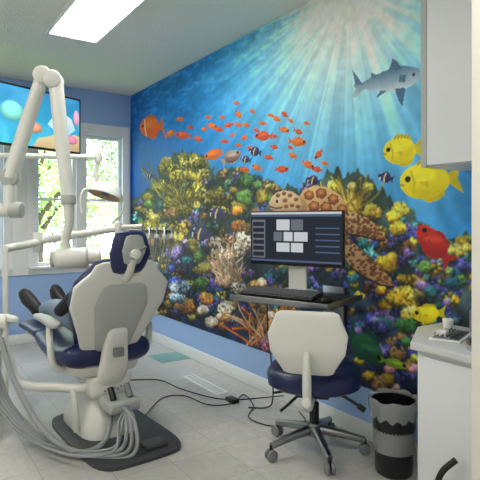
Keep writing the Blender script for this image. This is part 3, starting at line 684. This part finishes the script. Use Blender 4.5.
# ================================================================== X-RAY ARM
g=group('dental_xray_arm',(.418,3.58,0),world=True)
lathe('post_foot',[(0,0),(.15,0),(.15,.02),(.06,.04),(0,.04)],(.418,3.58,0),'plastic',g)
cyl('post',(.418,3.58,.03),(.418,3.58,1.42),.04,'plastic',g)
cyl('horizontal_arm',(.418,3.58,1.349),(.605,3.455,1.349),.043,'plastic',g)
cyl('arm_end_cap',(.60,3.458,1.349),(.665,3.416,1.349),.050,'grey',g)
cyl('elbow',(.60,3.457,1.34),(.60,3.457,1.60),.040,'plastic',g)
cyl('elbow_joint',(.585,3.42,1.555),(.615,3.50,1.555),.058,'grey',g)
sweep('lower_arm',[(.60,3.457,1.55),(.685,3.40,1.88),(.770,3.345,2.185)],[.048,.045,.042],'plastic',g,n=3,seg=20)
cyl('top_joint_a',(.752,3.30,2.19),(.80,3.40,2.19),.055,'plastic',g);cyl('top_joint_b',(.80,3.25,2.16),(.85,3.35,2.16),.055,'plastic',g)
cyl('top_bridge',(.76,3.34,2.20),(.85,3.295,2.165),.032,'plastic',g)
sweep('upper_arm',[(.838,3.297,2.15),(.855,3.23,1.80),(.874,3.16,1.43)],[.046,.043,.040],'plastic',g,n=3,seg=20)
cyl('swivel_ring',(.874,3.155,1.44),(.876,3.152,1.38),.045,'grey',g)
sweep('yoke',[(.876,3.153,1.40),(.878,3.15,1.27),(.86,3.16,1.17),(.87,3.15,1.08)],[.034,.028,.026,.028],'plastic',g)
cyl('tube_head',(.80,3.185,1.05),(.985,3.095,1.06),.062,'plastic',g,rnd=.4)
cyl('collimator',(.975,3.10,1.06),(1.045,3.066,1.062),.042,'plastic',g)
cyl('head_cap',(.782,3.194,1.049),(.805,3.183,1.05),.05,'grey',g)
sweep('cable',[(.60,3.46,1.5),(.66,3.47,1.62),(.66,3.45,1.85),(.74,3.38,2.13)],.007,'hose',g)

# ================================================================== OPERATING LIGHT
g=group('dental_operating_light',(.48,4.387,0),world=True)
lathe('post_foot',[(0,0),(.13,0),(.13,.02),(.05,.04),(0,.04)],(.48,4.387,0),'plastic',g)
cyl('post',(.48,4.387,.03),(.48,4.387,1.83),.03,'plastic',g)
cyl('arm',(.48,4.387,1.785),(1.30,3.83,1.769),.020,'plastic',g);cyl('arm_joint',(.79,4.176,1.72),(.79,4.176,1.83),.032,'plastic',g)
cyl('arm_tip',(1.29,3.837,1.73),(1.29,3.837,1.81),.028,'plastic',g)
sweep('drop',[(1.29,3.837,1.75),(1.275,3.845,1.66),(1.285,3.84,1.58),(1.31,3.82,1.54)],.018,'plastic',g)
LC=V((1.335,3.80,1.49))
Rl=Matrix.Rotation(math.radians(-14),3,V((.83,-.56,0)).normalized())@Matrix.Rotation(math.radians(14),3,V((.56,.83,0)).normalized())
lathe('lamp_shell',[(0,.085),(.05,.08),(.10,.056),(.135,.0),(.138,-.02),(.125,-.022)],LC,'plastic',g,R=Rl)
lathe('reflector',[(.125,-.022),(.10,.005),(.05,.022),(0,.028)],LC,'lamp',g,R=Rl)
cyl('bulb_shield',LC+Rl@V((0,0,-.02)),LC+Rl@V((0,0,.02)),.03,'midgrey',g)
for s_ in(-1,1):
    sweep('handle_%d'%s_,[LC+Rl@V((s_*.135,0,-.01)),LC+Rl@V((s_*.165,0,-.04)),LC+Rl@V((s_*.16,-.0,-.12)),LC+Rl@V((s_*.12,-.0,-.20))],.009,'plastic',g)

# ================================================================== DELIVERY UNIT
g=group('dental_delivery_unit',(.50,3.30,0),world=True)
sweep('column',[(.47,3.30,.0),(.47,3.30,.3),(.48,3.30,.6),(.50,3.27,.68),(.55,3.24,.69)],[.06,.055,.05,.045,.04],'plastic',g,seg=20)
sweep('link_arm',[(.49,3.29,.60),(.545,3.25,.52),(.587,3.22,.36),(.66,3.17,.31),(.80,3.09,.30),(.90,3.0,.30),(.97,3.0,.30)],[.026,.026,.028,.028,.028,.028,.03],'plastic',g,seg=16)
sweep('arm_drop',[(.86,3.02,.30),(.865,2.99,.24),(.87,2.98,.17),(.875,2.98,.06)],.018,'plastic',g)
cyl('riser',(.60,3.62,.0),(.60,3.62,1.12),.018,'plastic',g);
sweep('riser_foot',[(.48,3.32,.10),(.54,3.48,.09),(.60,3.62,.10)],.03,'plastic',g)
cyl('arm_a',(.60,3.62,1.10),(.845,3.77,1.13),.026,'plastic',g);cyl('arm_joint',(.84,3.775,1.06),(.84,3.775,1.20),.035,'plastic',g)
cyl('arm_b',(.84,3.775,1.14),(1.31,3.463,1.23),.026,'plastic',g);cyl('arm_joint_2',(1.31,3.463,1.16),(1.31,3.463,1.27),.03,'plastic',g)
cyl('arm_c',(1.31,3.463,1.235),(1.45,3.37,1.24),.018,'plastic',g)
Rt=Matrix.Rotation(math.radians(-34),3,'Z')
box('instrument_head',(1.40,3.29,1.15),(1.66,3.40,1.21),'plastic',g,.015,rot=Rt)
box('tray_top',(1.37,3.24,1.213),(1.69,3.45,1.222),'alu',g,.003,rot=Rt)
for k in range(5):
    x=1.435+k*.043;y=3.335-k*.029
    cyl('handpiece_%d'%k,(x-.03,y-.06,1.12),(x-.02,y-.04,1.24),.009,'chrome' if k%2 else 'midgrey',g)
    cyl('holder_%d'%k,(x-.03,y-.055,1.16),(x-.028,y-.05,1.19),.014,'plastic',g)
    sweep('tubing_%d'%k,[(x-.03,y-.06,1.12),(x-.05,y-.05,1.0),(x-.03,y+.03,.92),(x+.0,y+.08,1.0),(x,y+.03,1.15)],.005,'hose',g,seg=8)
cushion('assistant_bar',[(.48,3.31,.70),(.53,3.27,.71),(.58,3.24,.70)],[.035,.04,.03],[.045,.045,.04],'plastic',g,right=(.5,.6,0),rnd=.03)
hs0=[(1.05,2.76,.25),(1.08,2.62,.19),(1.05,2.56,.04),(.87,2.68,.025),(.71,2.98,.05),(.57,3.22,.20),(.50,3.28,.42)]
for k in range(5):
    r=.011 if k<3 else .008
    pts=[]
    for i,(x,y,z) in enumerate(hs0):
        w=(0,.6,1,1.2,1.2,1,.3)[i];pts.append((x-.035*k*w*.8+(.02*k if i==0 else 0),y+.035*k*w*.6-(.09 if i in(2,3) else 0)*(k==4),max(z+.012*k*(i in(2,3,4))+.02*k*(i==5),r+.03 if i<3 else r+.002)))
    sweep('hose_%d'%k,pts,r,'hose',g,seg=10,n=10)
sweep('thick_hose',[(.51,3.22,.60),(.56,3.10,.38),(.66,2.9,.16),(.80,2.74,.05),(.95,2.74,.06),(1.02,2.82,.16),(1.03,2.88,.24)],.016,'hose',g,seg=14,n=10)

# ================================================================== TV
g=group('television',(1.07,4.86,2.2),math.atan2(.33,.83))
box('bezel',(-.47,-.02,-.27),(.47,.03,.27),'black',g,.008)
T_=Canvas(280,160);JJ,II=np.mgrid[0:160,0:280]
t=(JJ/160)[...,None];T_.img=np.array((60,176,206))/255*(1-t)+np.array((70,160,214))/255*t+np.zeros((160,280,3))
T_.img+=((T_.fbm(40,5,3)-.5)*.2)[...,None]
T_.poly([(120,0),(140,26),(170,34),(200,46),(232,40),(262,52),(280,48),(280,0)],(226,214,170),(196,170,130))
T_.poly([(170,70),(190,100),(222,112),(250,98),(264,66),(240,46),(200,48)],(240,246,250),(170,216,240))
T_.disc(226,78,10,10,(40,60,110),.3);T_.disc(250,34,24,14,(236,140,176),.4);T_.disc(214,24,20,11,(244,176,204),.4)
T_.disc(268,104,12,26,(244,180,206),.4);T_.disc(190,124,12,7,(246,222,120),.3);T_.disc(120,54,34,18,(220,150,120),.4);T_.disc(60,90,36,30,(130,214,206),.4)
M['tvp']=paintmat('tv_picture',emit=.45,rough=.3)
T_.mesh('picture',(-.45,-.0215,-.25),(.90,0,0),(0,0,.5),M['tvp'],g)
box('rear_box',(-.2,.03,-.15),(.2,.06,.15),'black',g,.01)
cyl('mount_arm_a',(0,.06,0),(.12,.35,0),.02,'black',g);cyl('mount_arm_b',(.12,.35,0),(.16,.66,0),.02,'black',g)

# ================================================================== OUTSIDE
box('lawn',(-14,YB+.14,-.95),(18,30,-.80),'grass',None,0)
def tree(x,y,z,h,R,n,seed,leaf):
    r=random.Random(seed);g=group('tree',(x,y,z),world=True)
    sweep('trunk',[(x,y,z),(x+.1,y,z+h*.4),(x-.05,y+.1,z+h*.8)],[.16,.12,.06],'bark',g,n=5)
    for k in range(5):
        a=r.random()*6.28;sweep('branch_%d'%k,[(x,y,z+h*(.35+.09*k)),(x+math.cos(a)*R*.4,y+math.sin(a)*R*.3,z+h*(.5+.09*k)),(x+math.cos(a)*R*.8,y+math.sin(a)*R*.5,z+h*(.6+.09*k))],[.06,.04,.015],'bark',g,n=4,seg=8)
    vs=[];fs=[]
    cl=[(x+r.uniform(-R,R)*.8,y+r.uniform(-R,R)*.6,z+h*r.uniform(.3,1.05)) for _ in range(26)]
    for _ in range(n):
        c=V(r.choice(cl))+V((r.gauss(0,.33),r.gauss(0,.33),r.gauss(0,.26)));u=V((r.gauss(0,1),r.gauss(0,1),r.gauss(0,1))).normalized();w=u.orthogonal().normalized();s=r.uniform(.05,.10)
        c.z=max(c.z,-.5)
        b=len(vs);vs+=[c-u*s,c+w*s*.5,c+u*s,c-w*s*.5];fs.append((b,b+1,b+2,b+3))
    mk('leaves',vs,fs,leaf,g,smooth=False)
tree(1.9,9.2,-.76,4.2,1.6,3000,1,'leafA');tree(4.6,11,-.76,4.8,1.9,3600,2,'leafB');tree(-.9,10.2,-.76,4.6,1.8,3200,3,'leafA');tree(2.6,15,-.76,5.5,2.2,4200,4,'leafB');tree(-4.4,11,-.76,4.5,1.8,3000,5,'leafA')

# ================================================================== LIGHT
w=bpy.data.worlds.new('World');scene.world=w;w.use_nodes=True
bg=w.node_tree.nodes['Background'];bg.inputs['Color'].default_value=(.86,.93,1,1);bg.inputs['Strength'].default_value=6.0
s=bpy.data.lights.new('sun','SUN');s.energy=3;s.angle=.02;s.color=(1,.95,.85)
so=bpy.data.objects.new('sun',s);scene.collection.objects.link(so);so.rotation_euler=V((.35,.55,-.75)).to_track_quat('-Z','Y').to_euler()

cam=bpy.data.cameras.new('camera');co=bpy.data.objects.new('camera',cam);scene.collection.objects.link(co)
co.location=(0,0,1.28);co.rotation_euler=(math.radians(90),0,-math.radians(34.12));cam.sensor_width=36;cam.lens=38.25;cam.shift_y=-19/480;cam.clip_start=.05
scene.camera=co
